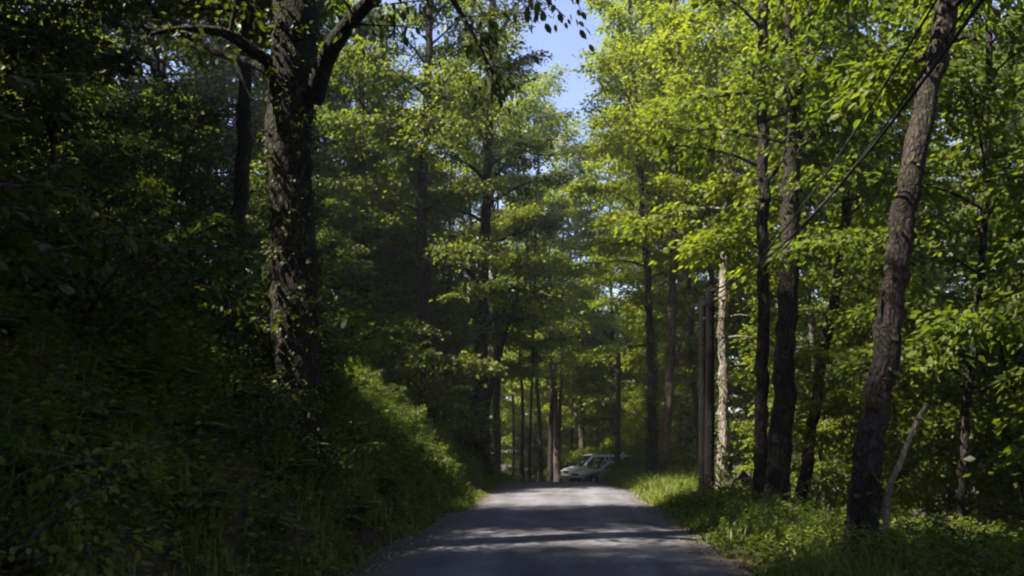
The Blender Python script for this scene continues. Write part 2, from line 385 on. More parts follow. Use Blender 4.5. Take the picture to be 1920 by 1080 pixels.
def dress_limb(W, Lf, rng, P, r0, L, sp):
    """side branches, twigs and leaf sprays on one limb"""
    W.tube(P, np.linspace(r0, max(.012, r0 * .18), len(P)), sp.get('k', 6))
    nsec = sp.get('nsec', 7)
    for q in range(nsec):
        s_ = sp.get('bare', .25) + (1 - sp.get('bare', .25)) * (q + rng.uniform(.1, .9)) / nsec
        f = s_ * (len(P) - 1); i = min(int(f), len(P) - 2); c = P[i] + (P[i + 1] - P[i]) * (f - i)
        t = P[i + 1] - P[i]; az = math.atan2(t[0], t[1]) + (1 if q % 2 else -1) * rng.uniform(.5, 1.15)
        el = math.asin(np.clip(t[2] / (np.linalg.norm(t) + 1e-9), -1, 1)) * .5 + rng.normal(sp.get('sec_el', .05), .2)
        l2 = max(.5, L * sp.get('sec', .42) * (1 - .45 * s_) * rng.uniform(.7, 1.2))
        Q = limb_path(rng, c, az, el, l2, 5, -.3)
        W.tube(Q, np.linspace(max(.014, r0 * .3), .007, 5), 4, cap=False)
        ns = max(2, int(l2 / sp['gap'])) if l2 > .6 else 1
        for k in range(ns):
            g_ = min(1, (k + .7) / ns); f2 = g_ * 4; i2 = min(int(f2), 3); c2 = Q[i2] + (Q[i2 + 1] - Q[i2]) * (f2 - i2)
            c2 = c2 + rng.normal(0, .12, 3) * sp['rad']
            Lf.spray(c2, Q[i2 + 1] - Q[i2], int(sp['n'] * rng.uniform(.6, 1.3)), sp['rad'] * rng.uniform(.7, 1.2), sp['leaf'], sp.get('droop', .35), sp.get('flat', .22), sp.get('njit', .45))
    Lf.spray(P[-1], P[-1] - P[-2], sp['n'], sp['rad'], sp['leaf'], sp.get('droop', .35), sp.get('flat', .22))

MAPLEY = dict(n=44, rad=.62, leaf=.18, gap=.6, nsec=8, sec=.44)
def grow(root, path, r0, r1, z0, R, nlimb, sp, rng, bark, leafm, shape='kite', limbs=(), form='broad', k=20, flare=1.35, rough=.05,
         azr=None, keep=None, low=0, dead=0, ivy=0, el0=.95):
    """builds trunk (with its limbs) and crown under root; path is local"""
    n = max(10, int(np.linalg.norm(np.array(path[-1]) - path[0]) / (.28 if k >= 14 else .8)))
    P = smooth_path(path, n)
    P[1:-1] += rng.normal(0, .02, (n - 2, 3)) * [1, 1, 0]
    t = np.linspace(0, 1, n); R_ = r0 + (r1 - r0) * t ** .9
    hh = P[:, 2] - P[0, 2]; R_ = R_ * (1 + (flare - 1) * np.exp(-np.clip(hh, 0, None) / .45))
    W = Wood(); W.tube(P, R_, k, rough, rng)
    if k >= 14:       # burls and ribs
        V = W.V[0].reshape(n, k, 3); a_ = np.arange(k) * 2 * pi / k
        bul = .09 * (vnoise(np.arange(n)[:, None] * .22 + 0 * a_, np.sin(a_)[None] * 1.6 + 3 + 0 * np.arange(n)[:, None], 1, 41) - .5) + .05 * (vnoise(np.arange(n)[:, None] * .8 + 0 * a_, a_[None] * 3.0 + 0 * np.arange(n)[:, None], 1, 42) - .5)
        W.V[0] = (P[:, None, :] + (V - P[:, None, :]) * (1 + 1.1 * bul[:, :, None])).reshape(-1, 3)
    Lf = Leafer(rng); H = P[-1, 2]; zb = max(z0, .5)
    for i in range(nlimb):
        u = (i + rng.uniform(0, 1)) / nlimb
        z = zb + (H - zb) * (u * .98)
        j = int(np.clip(np.searchsorted(P[:, 2], z), 1, n - 1)); f = np.clip((z - P[j - 1, 2]) / max(1e-3, P[j, 2] - P[j - 1, 2]), 0, 1)
        c = P[j - 1] + (P[j] - P[j - 1]) * f; rr = R_[j - 1] + (R_[j] - R_[j - 1]) * f
        az = i * 2.39996 + rng.normal(0, .3) if azr is None else rng.uniform(*azr)
        if form == 'broad':
            L = R * (.45 + .55 * sin(pi * min(1, .12 + .80 * u))) * rng.uniform(.75, 1.2) * (1 - .35 * u); el = el0 * (.45 + .75 * u) + rng.normal(0, .12); curl = -.55
        elif form == 'cone':
            L = R * (1.03 - u) * rng.uniform(.8, 1.15) + .3; el = .12 - .35 * (1 - u) + rng.normal(0, .06); curl = .12
        else:
            L = R * rng.uniform(.6, 1.2) * (1 - .5 * u); el = .5 + rng.normal(0, .2); curl = -.5
        Q = limb_path(rng, c, az, el, L, 7, curl)
        dress_limb(W, Lf, rng, Q, max(.02, min(rr * .42, .03 + L * .018)), L, sp)
    for (pts, lr, lsp) in limbs:
        Q = smooth_path(pts, max(8, len(pts) * 4)); Ln = float(np.sum(np.linalg.norm(np.diff(Q, axis=0), axis=1)))
        if lsp is None: W.tube(Q, np.linspace(lr, lr * .35, len(Q)), 9, .05, rng)
        else:
            W.tube(Q, np.linspace(lr, max(.02, lr * .2), len(Q)), 9, .04, rng); dress_limb(W, Lf, rng, Q, lr * .5, lsp.get('L', Ln * .6), lsp)
    for i in range(dead):       # bare dead twigs low on the trunk
        z = rng.uniform(.25, 1) * zb; j = int(np.clip(np.searchsorted(P[:, 2], z), 1, n - 1))
        W.tube(limb_path(rng, P[j], rng.uniform(0, 6.3), rng.uniform(-.2, .7), rng.uniform(.4, 1.3), 5, -.3, .2), np.linspace(.022, .006, 5), 4)
    tr = W.build('trunk', bark, root)
    cr = None
    if Lf.C: cr = Lf.build('crown', leafm, root, shape, keep)
    if ivy:
        I = Leafer(rng)
        for i in range(ivy):
            z = rng.uniform(0, 1) ** 1.3 * zb * .8; j = int(np.clip(np.searchsorted(P[:, 2], z), 1, n - 1)); a = rng.uniform(0, 2 * pi)
            o = np.array([cos(a), sin(a), 0]); c = P[j] + o * R_[j] * 1.03 + [0, 0, rng.uniform(-.4, .4)]
            I.C.append(c[None] + rng.normal(0, .05, (5, 3))); I.D.append(o * .5 + rng.normal(0, .5, (5, 3)) - [0, 0, .5]); I.N.append(o + rng.normal(0, .4, (5, 3)))
            I.S.append(rng.uniform(.07, .13, 5)); I.T.append(rng.uniform(0, .8, 5))
        I.build('ivy', M['leaf_dark'], root, 'oval')
    return tr, cr

def hero(px_path, Y, r0, r1, label, seed, name='tree', z0=6, R=4, nlimb=20, sp=None, bark='bark_dark', leafm='leaf_maple', top=None, group=None,
         limbs=(), base=None, Ys=None, **kw):
    """a tree whose trunk passes through photo positions at distance Y"""
    rng = np.random.default_rng(seed)
    pts = [at(a, b, Y + (Ys[i] if Ys else 0)) for i, (a, b) in enumerate(px_path)]
    g0 = pts[0].copy(); g0[2] = gz(g0[0], g0[1]) - .15
    if pts[0][2] > g0[2] + .5: pts = [g0] + pts
    else: pts[0] = g0
    if top is not None:
        d = pts[-1] - pts[-2]; d = d / d[2]; pts.append(pts[-1] + d * (top - pts[-1][2]) * np.array([.7, .7, 1]))
    o = empty(name, g0, label, 'tree', group)
    loc = [q - g0 for q in pts]
    lm = [([np.array(q) - g0 for q in l], r, s) for (l, r, s) in limbs]
    grow(o, loc, r0, r1, z0, R, nlimb, sp or MAPLEY, rng, M[bark], M[leafm], limbs=lm, **kw)
    return o

def A(*a): return [at(x, y, Y) for (x, y, Y) in a]

# --- the large maple on the left bank
sprayL = dict(n=20, rad=.6, leaf=.17, gap=.6, nsec=8, sec=.5, bare=.3)
hang = dict(n=22, rad=.45, leaf=.15, gap=.42, nsec=11, sec=.42, bare=.3, droop=1.4, flat=.6, L=3.4)
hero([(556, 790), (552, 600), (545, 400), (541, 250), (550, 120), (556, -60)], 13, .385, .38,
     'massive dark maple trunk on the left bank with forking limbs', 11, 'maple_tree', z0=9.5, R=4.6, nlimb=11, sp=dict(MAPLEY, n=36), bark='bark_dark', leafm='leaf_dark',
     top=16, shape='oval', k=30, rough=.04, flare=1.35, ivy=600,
     limbs=[(A((585, 190, 13), (612, 110, 12.6), (650, 50, 12.2), (705, -10, 11.8), (800, -110, 11.3), (900, -120, 11), (985, -40, 10.8)), .19, hang),
            (A((800, -110, 11.3), (850, 0, 11.5), (890, 70, 11.6), (935, 160, 11.8)), .06, dict(hang, L=1.5, nsec=7)),
            (A((530, 130, 13), (480, 100, 12.6), (430, 65, 12.3), (380, 55, 12), (330, 55, 11.8), (285, 62, 11.6)), .13, dict(sprayL, L=1.3, n=14, bare=.2, leaf=.13)),
            (A((300, 60, 11.7), (268, 50, 11.6), (262, 28, 11.5)), .05, None),
            (A((530, 150, 13.1), (470, 118, 13.3), (410, 100, 13.6), (360, 72, 14), (300, 40, 14.3), (270, 15, 14.5), (200, 18, 14.8), (110, 10, 15)), .085, dict(sprayL, L=1.6)),
            (A((440, 110, 13.4), (460, 160, 13.4), (475, 190, 13.4)), .04, None),
            (A((300, 40, 14.3), (270, -10, 14.3), (240, -60, 14.3)), .05, sprayL),
            (A((430, 65, 12.3), (440, 20, 12.2), (455, -50, 12)), .05, sprayL)])
# --- other trees one can tell apart, left of the road
hero([(425, 700), (440, 480), (455, 300), (460, 150)], 16.5, .18, .13, 'dim leaning trunk in shade close behind the massive maple', 12, z0=7, R=2.8, nlimb=18, top=14, leafm='leaf_maple', bark='bark_dark')
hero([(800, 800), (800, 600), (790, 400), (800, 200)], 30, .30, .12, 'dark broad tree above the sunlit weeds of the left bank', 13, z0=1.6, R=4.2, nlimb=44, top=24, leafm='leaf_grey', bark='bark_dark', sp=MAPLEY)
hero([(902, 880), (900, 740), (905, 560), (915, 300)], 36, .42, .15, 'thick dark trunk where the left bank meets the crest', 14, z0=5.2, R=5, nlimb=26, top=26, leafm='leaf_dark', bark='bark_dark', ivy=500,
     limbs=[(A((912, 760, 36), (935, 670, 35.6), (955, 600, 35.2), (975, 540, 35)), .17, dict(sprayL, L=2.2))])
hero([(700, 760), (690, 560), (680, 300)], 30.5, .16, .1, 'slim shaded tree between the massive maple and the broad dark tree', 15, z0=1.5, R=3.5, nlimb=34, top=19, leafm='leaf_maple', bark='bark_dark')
# --- right of the road
hero([(1318, 905), (1300, 700), (1290, 500)], 40, .16, .07, 'slim bright-leaved maple behind the two dark poles', 30, z0=4, R=4.5, nlimb=26, top=21, leafm='leaf_bright', bark='bark_grey')
hero([(1243, 890), (1256, 700), (1262, 500), (1264, 380)], 34, .24, .10, 'brown trunk with a fan of dead twigs halfway up', 16, z0=9, R=4.6, nlimb=26, top=24, leafm='leaf_bright', bark='bark_brown', dead=18, flare=1.8,
     limbs=[(A((1266, 690, 34), (1276, 640, 33.8), (1290, 600, 33.6), (1296, 560, 33.5)), .07, None), (A((1266, 672, 34), (1285, 625, 33.6), (1300, 610, 33.5)), .04, None),
            (A((1262, 655, 34), (1240, 625, 34), (1228, 610, 34)), .04, None), (A((1266, 665, 34), (1300, 662, 33.6), (1320, 655, 33.5)), .03, None)])
hero([(1222, 880), (1222, 700), (1214, 520), (1205, 400)], 35.5, .22, .10, 'ivy-covered dark trunk just left of the twiggy brown trunk', 17, z0=8, R=4.4, nlimb=26, top=23, leafm='leaf_bright', bark='bark_dark', ivy=900)
hero([(1350, 925), (1357, 800), (1356, 600), (1362, 440), (1358, 330)], 26, .19, .09, 'pale sunlit trunk with short bare branches, beside the dark poles', 18, 'birch_tree', z0=8.5, R=3.6, nlimb=22, top=17, leafm='leaf_bright', bark='bark_pale', ivy=160, dead=5, flare=1.7,
     limbs=[(A((1360, 634, 26), (1385, 630, 25.6), (1414, 633, 25.3)), .045, None), (A((1360, 596, 26), (1385, 590, 25.8), (1402, 592, 25.6)), .035, None),
            (A((1358, 470, 26), (1343, 440, 26), (1335, 400, 26)), .05, None), (A((1362, 480, 26), (1385, 440, 25.8), (1392, 400, 25.8)), .05, sprayL)])
hero([(1418, 960), (1428, 800), (1432, 500), (1430, 200), (1430, 0)], 20, .165, .12, 'straight dark trunk, first of the close pair right of the pale trunk', 19, z0=7.5, R=3.8, nlimb=16, top=18, leafm='leaf_maple', bark='bark_dark', sp=dict(MAPLEY, n=22),
     limbs=[(A((1430, 470, 20), (1395, 455, 20), (1350, 470, 19.5)), .03, sprayL)])
hero([(1450, 965), (1468, 760), (1478, 560), (1482, 380), (1488, 215)], 18.5, .25, .17, 'stout dark trunk that forks high up into two upright stems', 20, z0=8.6, R=3.6, nlimb=8, top=None, leafm='leaf_maple', bark='bark_dark', flare=1.5, sp=dict(MAPLEY, n=20),
     limbs=[(A((1486, 240, 18.5), (1480, 120, 18.5), (1478, -40, 18.5), (1476, -200, 18.5)), .12, dict(sprayL, bare=.5, L=2.5)),
            (A((1488, 225, 18.5), (1505, 130, 18.4), (1518, 20, 18.3), (1528, -160, 18.2)), .11, dict(sprayL, bare=.5, L=2.5)),
            (A((1484, 300, 18.5), (1520, 260, 18), (1580, 245, 17.6)), .04, sprayL)])
hero([(1472, 930), (1478, 800), (1484, 640), (1495, 400)], 23, .13, .08, 'thin trunk half hidden behind the stout forked trunk', 21, z0=6.5, R=3.5, nlimb=18, top=15, leafm='leaf_bright', bark='bark_dark')
hero([(1505, 920), (1535, 720), (1575, 500), (1600, 320), (1640, 170)], 21, .16, .09, 'slender trunk leaning right, between the forked trunk and the big leaning one', 22, z0=6, R=3.8, nlimb=18, top=15, leafm='leaf_maple', bark='bark_dark',
     limbs=[(A((1588, 440, 21), (1540, 400, 20.6), (1480, 330, 20.2)), .035, sprayL)])
hero([(1598, 1015), (1630, 850), (1662, 640), (1692, 420), (1735, 190), (1775, 0)], 12.5, .205, .16, 'large trunk leaning right over the verge with scaly grey-brown bark', 23, 'leaning_tree', z0=8, R=4.2, nlimb=16, top=15, leafm='leaf_maple', bark='bark_red', flare=1.45, k=26, sp=dict(MAPLEY, n=36), shape='oval', ivy=60,
     limbs=[(A((1755, 92, 12.5), (1785, 78, 12.3), (1815, 68, 12.2), (1832, 76, 12.1)), .06, None), (A((1665, 640, 12.5), (1650, 600, 12.4), (1652, 560, 12.4)), .05, None)])
hero([(1800, 930), (1830, 600), (1850, 300)], 17, .085, .06, 'thin shaded tree right of the big leaning trunk', 24, z0=2.5, R=3.8, nlimb=28, top=14, leafm='leaf_maple', bark='bark_dark')

# --- kinds of forest tree, each built once and then copied
def proto(name, H, r0, z0, R, nl, sp, seed, bark, leafm, **kw):
    rng = np.random.default_rng(seed)
    o = empty(name, (0, 0, 0)); lean = rng.normal(0, .35, 2)
    path = [(0, 0, -.4), (lean[0] * .3, lean[1] * .3, H * .33), (lean[0], lean[1], H * .66), (lean[0] * 1.2, lean[1] * 1.2, H)]
    grow(o, path, r0, r0 * .15, z0, R, nl, sp, rng, M[bark], M[leafm], k=10, **kw)
    return o
SPF = dict(n=46, rad=.72, leaf=.20, gap=.72, nsec=8, sec=.44)
PR = {
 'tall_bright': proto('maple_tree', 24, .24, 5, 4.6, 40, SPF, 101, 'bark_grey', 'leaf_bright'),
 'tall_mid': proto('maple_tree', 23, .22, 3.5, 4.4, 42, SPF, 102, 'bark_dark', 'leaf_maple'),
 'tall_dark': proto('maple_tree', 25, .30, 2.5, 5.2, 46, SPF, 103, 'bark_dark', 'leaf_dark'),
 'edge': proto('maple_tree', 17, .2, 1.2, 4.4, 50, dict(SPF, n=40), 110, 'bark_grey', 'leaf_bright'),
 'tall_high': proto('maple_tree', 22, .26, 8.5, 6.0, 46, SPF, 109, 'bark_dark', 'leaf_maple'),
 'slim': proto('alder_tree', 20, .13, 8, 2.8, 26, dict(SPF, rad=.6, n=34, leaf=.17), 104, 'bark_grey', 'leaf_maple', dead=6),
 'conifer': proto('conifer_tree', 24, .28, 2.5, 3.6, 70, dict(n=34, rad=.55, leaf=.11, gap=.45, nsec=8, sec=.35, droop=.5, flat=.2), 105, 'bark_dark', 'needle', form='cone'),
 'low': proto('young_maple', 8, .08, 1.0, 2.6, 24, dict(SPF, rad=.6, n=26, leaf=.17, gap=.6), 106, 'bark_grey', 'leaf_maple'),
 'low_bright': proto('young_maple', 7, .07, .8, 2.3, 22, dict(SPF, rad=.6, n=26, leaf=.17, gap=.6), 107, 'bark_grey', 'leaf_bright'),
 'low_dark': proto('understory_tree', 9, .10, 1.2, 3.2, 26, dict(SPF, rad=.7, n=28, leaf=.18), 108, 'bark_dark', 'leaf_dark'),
}
USED = set()
def clear_road(x, y): return abs(x - float(rcf(y))) > 3.4
def place(kind, x, y, s=1, rz=None, label=None, cat='tree', group=None, rng=random.Random(5), dz=0, P=None, auto=True):
    P = P or PR
    src = P[kind]
    o = src if kind not in USED else copy_tree(src)
    USED.add(kind)
    o.location = (x, y, gz(x, y) - .05 + dz); k = s * rng.uniform(.94, 1.06)
    o.rotation_euler = (rng.uniform(-.03, .03), rng.uniform(-.03, .03), rng.uniform(0, 6.28) if rz is None else rz); o.scale = (k, k, k * rng.uniform(.95, 1.05))
    return tag(o, where(x, y, label) if auto else label, cat, group)

# the sun reaches the road through this corridor of open sky
sx_, sy_ = SUN_TO.x / math.hypot(SUN_TO.x, SUN_TO.y), SUN_TO.y / math.hypot(SUN_TO.x, SUN_TO.y)
def in_glade(x, y, half, y0=24.3):
    # distance of a tree from the line that runs from the lit stretch of the road towards the sun
    t = (x - 0) * sx_ + (y - y0) * sy_; d = abs((x - 0) * sy_ - (y - y0) * sx_)
    return t > -1 and t < 20 and d < half

MARKS = [((550, 13), 'the massive maple'), ((430, 16.5), 'the dim leaning trunk'), ((800, 30), 'the broad dark tree'), ((903, 36), 'the thick dark trunk'), ((1250, 34), 'the twiggy brown trunk'),
         ((1322, 23), 'the two dark poles'), ((1353, 26), 'the pale trunk'), ((1424, 20), 'the straight dark trunk'), ((1465, 18.5), 'the forked trunk'), ((1615, 12.5), 'the big leaning trunk'),
         ((1157, 43), 'the lone utility pole'), ((1095, 55), 'the parked vehicles'), ((1532, 21), 'the slender leaning trunk'), ((692, 30.5), 'the slim shaded tree'), ((1815, 17), 'the thin shaded tree')]
SAID = set()
def where(x, y, base):
    px = 1060 + F * x / max(y, 1.5)
    for ring in range(len(MARKS)):
        m = sorted(MARKS, key=lambda q: abs(px - q[0][0]) / 55 + abs(y - q[0][1]) / 5)[ring]
        dx, dy = px - m[0][0], y - m[0][1]
        far = 'far ' if abs(dy) > 14 else ('well ' if abs(dy) > 6 else ('' if abs(dy) > 2.5 else 'just '))
        side = 'left' if dx < 0 else 'right'
        dep = '' if abs(dy) <= 1.2 else ('in front' if dy < 0 else 'behind')
        if not dep: rel = side + ' of'
        elif abs(dx) < 28: rel = far + ('in front of' if dy < 0 else 'behind')
        else: rel = far + dep + ' and ' + ('far ' if abs(dx) > 260 else '') + side + ' of'
        t = base + ' ' + rel + ' ' + m[1]
        if t not in SAID and len(t.split()) <= 16: SAID.add(t); return t
    return base
LISTS = []
R_ = random.Random(42)
# left hillside
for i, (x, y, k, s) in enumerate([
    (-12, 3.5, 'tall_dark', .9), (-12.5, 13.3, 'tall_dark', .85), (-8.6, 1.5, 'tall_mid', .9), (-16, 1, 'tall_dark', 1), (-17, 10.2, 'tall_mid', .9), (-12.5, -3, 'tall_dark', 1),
    (-7, -6, 'tall_mid', 1), (-8, -13, 'tall_dark', 1), (-21, 10.5, 'tall_dark', .8), (-27, -1, 'tall_dark', 1), (-13.5, -1.5, 'tall_dark', 1), (-10.2, 1, 'tall_dark', .85), (-21, 2.6, 'tall_dark', .9), (-24, 22, 'tall_mid', 1), (-18, -8, 'tall_dark', 1),  # some trees here are unseen, added to shade the maple and near bank
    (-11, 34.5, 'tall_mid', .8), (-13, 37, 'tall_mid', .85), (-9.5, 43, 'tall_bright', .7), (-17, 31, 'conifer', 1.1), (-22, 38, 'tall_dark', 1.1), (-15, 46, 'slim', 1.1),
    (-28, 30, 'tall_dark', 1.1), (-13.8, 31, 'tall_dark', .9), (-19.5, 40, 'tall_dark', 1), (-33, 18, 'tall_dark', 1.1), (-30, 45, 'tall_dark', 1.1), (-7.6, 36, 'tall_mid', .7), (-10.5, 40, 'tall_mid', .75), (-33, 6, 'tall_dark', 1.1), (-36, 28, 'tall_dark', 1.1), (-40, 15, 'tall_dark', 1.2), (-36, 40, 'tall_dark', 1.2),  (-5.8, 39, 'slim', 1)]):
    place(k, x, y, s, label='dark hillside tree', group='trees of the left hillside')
for (x, y, k, s) in [(-8.2, 7.6, 'low_dark', .7), (-10.5, 15.2, 'low_dark', .7), (-13, 8, 'low_dark', .8), (-15.5, 14, 'low_dark', 1.1), (-8.8, 4.8, 'low_dark', .8), (-11, 30, 'low', 1.1), (-19, 21, 'low_dark', 1.2), (-13, 24, 'low', .8),
                     (-6.5, 33.5, 'low', .9), (-6.6, 30.8, 'low', .6), (-5.5, 34.8, 'low', .65), (-5.4, 38, 'low', .7), (-8.2, 31.5, 'low', .8), (-8, 28.5, 'low', .8), (-9.5, 25.5, 'low', .7), (-8.8, 35, 'low_dark', 1), (-10.5, 19.3, 'low_bright', .5), (-14.5, 20, 'low_bright', .9), (-9, 17, 'low_dark', .5), (-12.5, 33, 'low_dark', 1.1), (-15, 30, 'low_dark', 1.2), (-10, 37, 'low_dark', 1.1), (-7, 40, 'low_dark', .9), (-14, 19, 'low', .9), (-22, 26, 'low_dark', 1.2), (-17, 26, 'low_dark', 1), (-26, 14, 'low_dark', 1.2), (-20, 3, 'low_dark', 1.2)]:
    place(k, x, y, s, label='young hillside tree', group='young trees under the left wood')
# right side
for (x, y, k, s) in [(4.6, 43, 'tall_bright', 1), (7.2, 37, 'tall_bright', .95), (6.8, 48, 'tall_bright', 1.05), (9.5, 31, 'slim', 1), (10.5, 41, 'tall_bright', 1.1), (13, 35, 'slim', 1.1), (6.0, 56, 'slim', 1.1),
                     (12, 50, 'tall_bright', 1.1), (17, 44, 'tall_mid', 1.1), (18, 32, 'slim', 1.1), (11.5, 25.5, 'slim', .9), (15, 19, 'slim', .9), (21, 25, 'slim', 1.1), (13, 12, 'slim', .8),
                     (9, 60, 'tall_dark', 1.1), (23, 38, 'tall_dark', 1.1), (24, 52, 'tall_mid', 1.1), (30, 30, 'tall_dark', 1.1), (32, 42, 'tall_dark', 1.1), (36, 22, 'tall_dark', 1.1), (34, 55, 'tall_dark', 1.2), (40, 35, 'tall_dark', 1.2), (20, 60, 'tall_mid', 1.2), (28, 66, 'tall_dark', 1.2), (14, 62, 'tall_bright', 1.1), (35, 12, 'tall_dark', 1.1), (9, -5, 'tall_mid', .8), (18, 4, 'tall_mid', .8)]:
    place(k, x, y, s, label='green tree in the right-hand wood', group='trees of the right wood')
for (x, y, k, s) in [(7.5, 29, 'low_bright', .9), (9, 23, 'low_bright', 1), (7.2, 19.5, 'low', .8), (10.5, 17, 'low', 1), (8.8, 13, 'low', .8), (5.0, 38.5, 'low_bright', .62), (12, 30, 'low_bright', 1.1), (8.7, 36, 'low_bright', .8),
                     (12.5, 22, 'low', 1), (14, 27, 'low', 1.1), (11.5, 8, 'low', .9), (15.5, 13.5, 'low', 1.1), (4.9, 45.5, 'low_bright', .8), (4.2, 47.5, 'low_bright', .8), (5.2, 50, 'low_bright', 1), (3.9, 43.8, 'low_bright', .5), (5.8, 41.5, 'low_bright', .7), (17, 22, 'low_dark', 1.2), (19, 12, 'low', 1.3), (21, 17, 'low', 1.3), (18, 27, 'low', 1.3), (24, 21, 'low_dark', 1.4), (14, 33, 'low', 1.2), (20, 33, 'low', 1.3), (10, 27, 'low_bright', 1), (16, 38, 'low', 1.3), (14.5, 17, 'low', 1.1), (11, 20.5, 'low', 1)]:
    place(k, x, y, s, label='young bright tree', group='young trees of the right wood')
for (x, y) in [(-6.2, 2.2), (-5.4, -5), (-9.5, -9), (-8.3, 2.8), (-4.4, -11), (-10, -4)]:  # maples out of view, added so their high crowns darken the foreground
    place('tall_high', x, y, 1, label='left-hand maple added unseen for shade', group='unseen maples added to shade the near road')
for (x, y) in [(5.6, -1.5), (6.4, -9), (4.6, -14), (7.6, 4.2)]:  # more unseen maples, added to shade the foreground from the right
    place('tall_high', x, y, 1, label='right-hand maple added unseen for shade', group='unseen maples added to shade the near road, right')
# far wood beyond the crest
for (x, y, k, s) in [(-4.9, 46.5, 'tall_bright', 1.15), (-4.3, 51, 'tall_bright', 1.2), (-.6, 62, 'tall_bright', 1.35), (-9.5, 51, 'tall_bright', .8), (1.6, 70, 'tall_bright', 1.4), (3.8, 64, 'tall_mid', 1.25), (-12, 88, 'tall_mid', 1.2)]:
    place(k, x, y, s, label='tall leafy tree', group='tall trees of the far wood')
for i in range(13):
    y = R_.uniform(60, 98); x = R_.uniform(-24, 20) if i > 20 else R_.uniform(-9, 6)
    if y < 66 and -1 < x < 5: y += 8
    k = R_.choice(['slim', 'slim', 'slim', 'tall_bright', 'tall_bright', 'slim', 'slim'])
    if not clear_road(x, y) or (x < -8 and y < 80): continue
    place(k, x, y, R_.uniform(.95, 1.25), label='slender far tree', group='trees of the far wood')
for i in range(16):
    y = R_.uniform(56, 85); x = R_.uniform(-14, 10)
    if y < 68 and -3 < x < 6: x -= 9
    if not clear_road(x, y): continue
    place(R_.choice(['low', 'low_bright', 'low_bright']), x, y, R_.uniform(.8, 1.2), label='low far tree', group='low trees of the far wood')
# sunlit edge of the wood that closes the view all round
for i in range(64):
    a = -1.05 + 2.3 * (i + R_.uniform(-.3, .3)) / 63; d = R_.uniform(98, 122) if i % 2 else R_.uniform(84, 98)
    if abs(a) > .5: d *= .72
    place(R_.choice(['edge', 'edge', 'tall_bright', 'tall_mid']), d * sin(a), d * cos(a), R_.uniform(1.2, 1.6), label='hazy distant tree', group='far line of woods')
for (x, y, s_) in [(-7.5, 64, .9), (-10.5, 68, 1), (4.2, 72, 1), (1.0, 76, 1.1), (7.5, 66, .9), (-3, 80, 1.1), (-13, 74, 1.1), (10, 74, 1.1), (5.5, 61, .7)]:
    place('edge', x, y, s_, label='bright leafy tree', group='bright trees beyond the crest')
# slim trunks seen against the light beyond the crest
for j, (px, Y, r, lab) in enumerate([(934, 52, .13, 'slim trunk against the light, first one right of the thick dark trunk'), (978, 55, .15, 'dark slim trunk standing at the left edge of the far road'),
        (992, 50, .09, 'very thin stem beside the dark slim trunk beyond the crest'), (1014, 54, .2, 'trunk with a pale sunlit foot beyond the crest'), (1032, 60, .25, 'stout dark trunk behind and left of the parked vehicles'),
        (1047, 62, .2, 'dark trunk directly behind the pale van')]):
    hero([(px, 888), (px + (-3, 2, 4, -4, 2, 3)[j], 760), (px + (-2, -4, 8, -14, 0, 6)[j], 640)], Y, r, .07, lab, 60 + j, z0=8, R=3, nlimb=16, top=19, leafm='leaf_maple', bark='bark_dark' if j != 3 else 'bark_grey', sp=dict(SPF, n=20, rad=.7), k=8, dead=4)

# ------------------------------------------------------------ utility poles and cables
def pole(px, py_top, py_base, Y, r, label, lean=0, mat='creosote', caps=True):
    b = at(px, py_base, Y); b[2] = gz(b[0], b[1]); t = at(px + lean, py_top, Y)
    o = empty('utility_pole', b, label, 'utility pole')
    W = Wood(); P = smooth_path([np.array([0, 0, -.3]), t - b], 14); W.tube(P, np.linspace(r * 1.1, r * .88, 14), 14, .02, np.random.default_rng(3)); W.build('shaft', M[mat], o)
    W = Wood()
    for k in range(2):
        z = (t - b)[2] * (.93 - .07 * k); W.tube([(r * .6, 0, z), (r * 1.9, 0, z)], [.018, .018], 8)
    W.build('bolts', M['steel'], o)
    return o, t
M['steel'] = plain('steel', (.25, .25, .26), .4, .9)
M['rubber'] = plain('rubber', (.012, .012, .012), .7)
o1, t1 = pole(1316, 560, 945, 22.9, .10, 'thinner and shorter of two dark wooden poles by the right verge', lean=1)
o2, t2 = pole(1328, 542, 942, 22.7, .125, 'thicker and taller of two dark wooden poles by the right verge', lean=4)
o3, t3 = pole(1157, 664, 885, 43, .13, 'lone wooden utility pole at the far right verge by the crest', lean=3, mat='bark_brown')
for k, (pa, top_, sag, r_, lab) in enumerate([((1756, 0, 9.5), t1 + [0, 0, -.1], .5, .014, 'black cable sagging to the shorter dark pole, leftmost of the three'),
        ((1816, 8, 9.3), t2 + [0, 0, -.35], .55, .012, 'thin middle cable of the three sagging towards the dark poles'), ((1838, 5, 9.0), t2 + [0, 0, -.05], .45, .021, 'thick black cable crossing the leaning trunk, rightmost of the three')]):
    a = at(*pa); d = (a - top_); e = top_ + d * 2.1; n = 40; t = np.linspace(0, 1, n)
    P = top_ + (e - top_) * t[:, None]; u = t * 2.1; P[:, 2] += np.where(u < 1, -4 * .62 * u * (1 - u), 4 * .62 * (u - 1))
    W = Wood(); W.tube(P, np.full(n, r_ * 1.15), 7); tag(W.build('cable', M['rubber']), lab, 'cable', 'cables along the road')

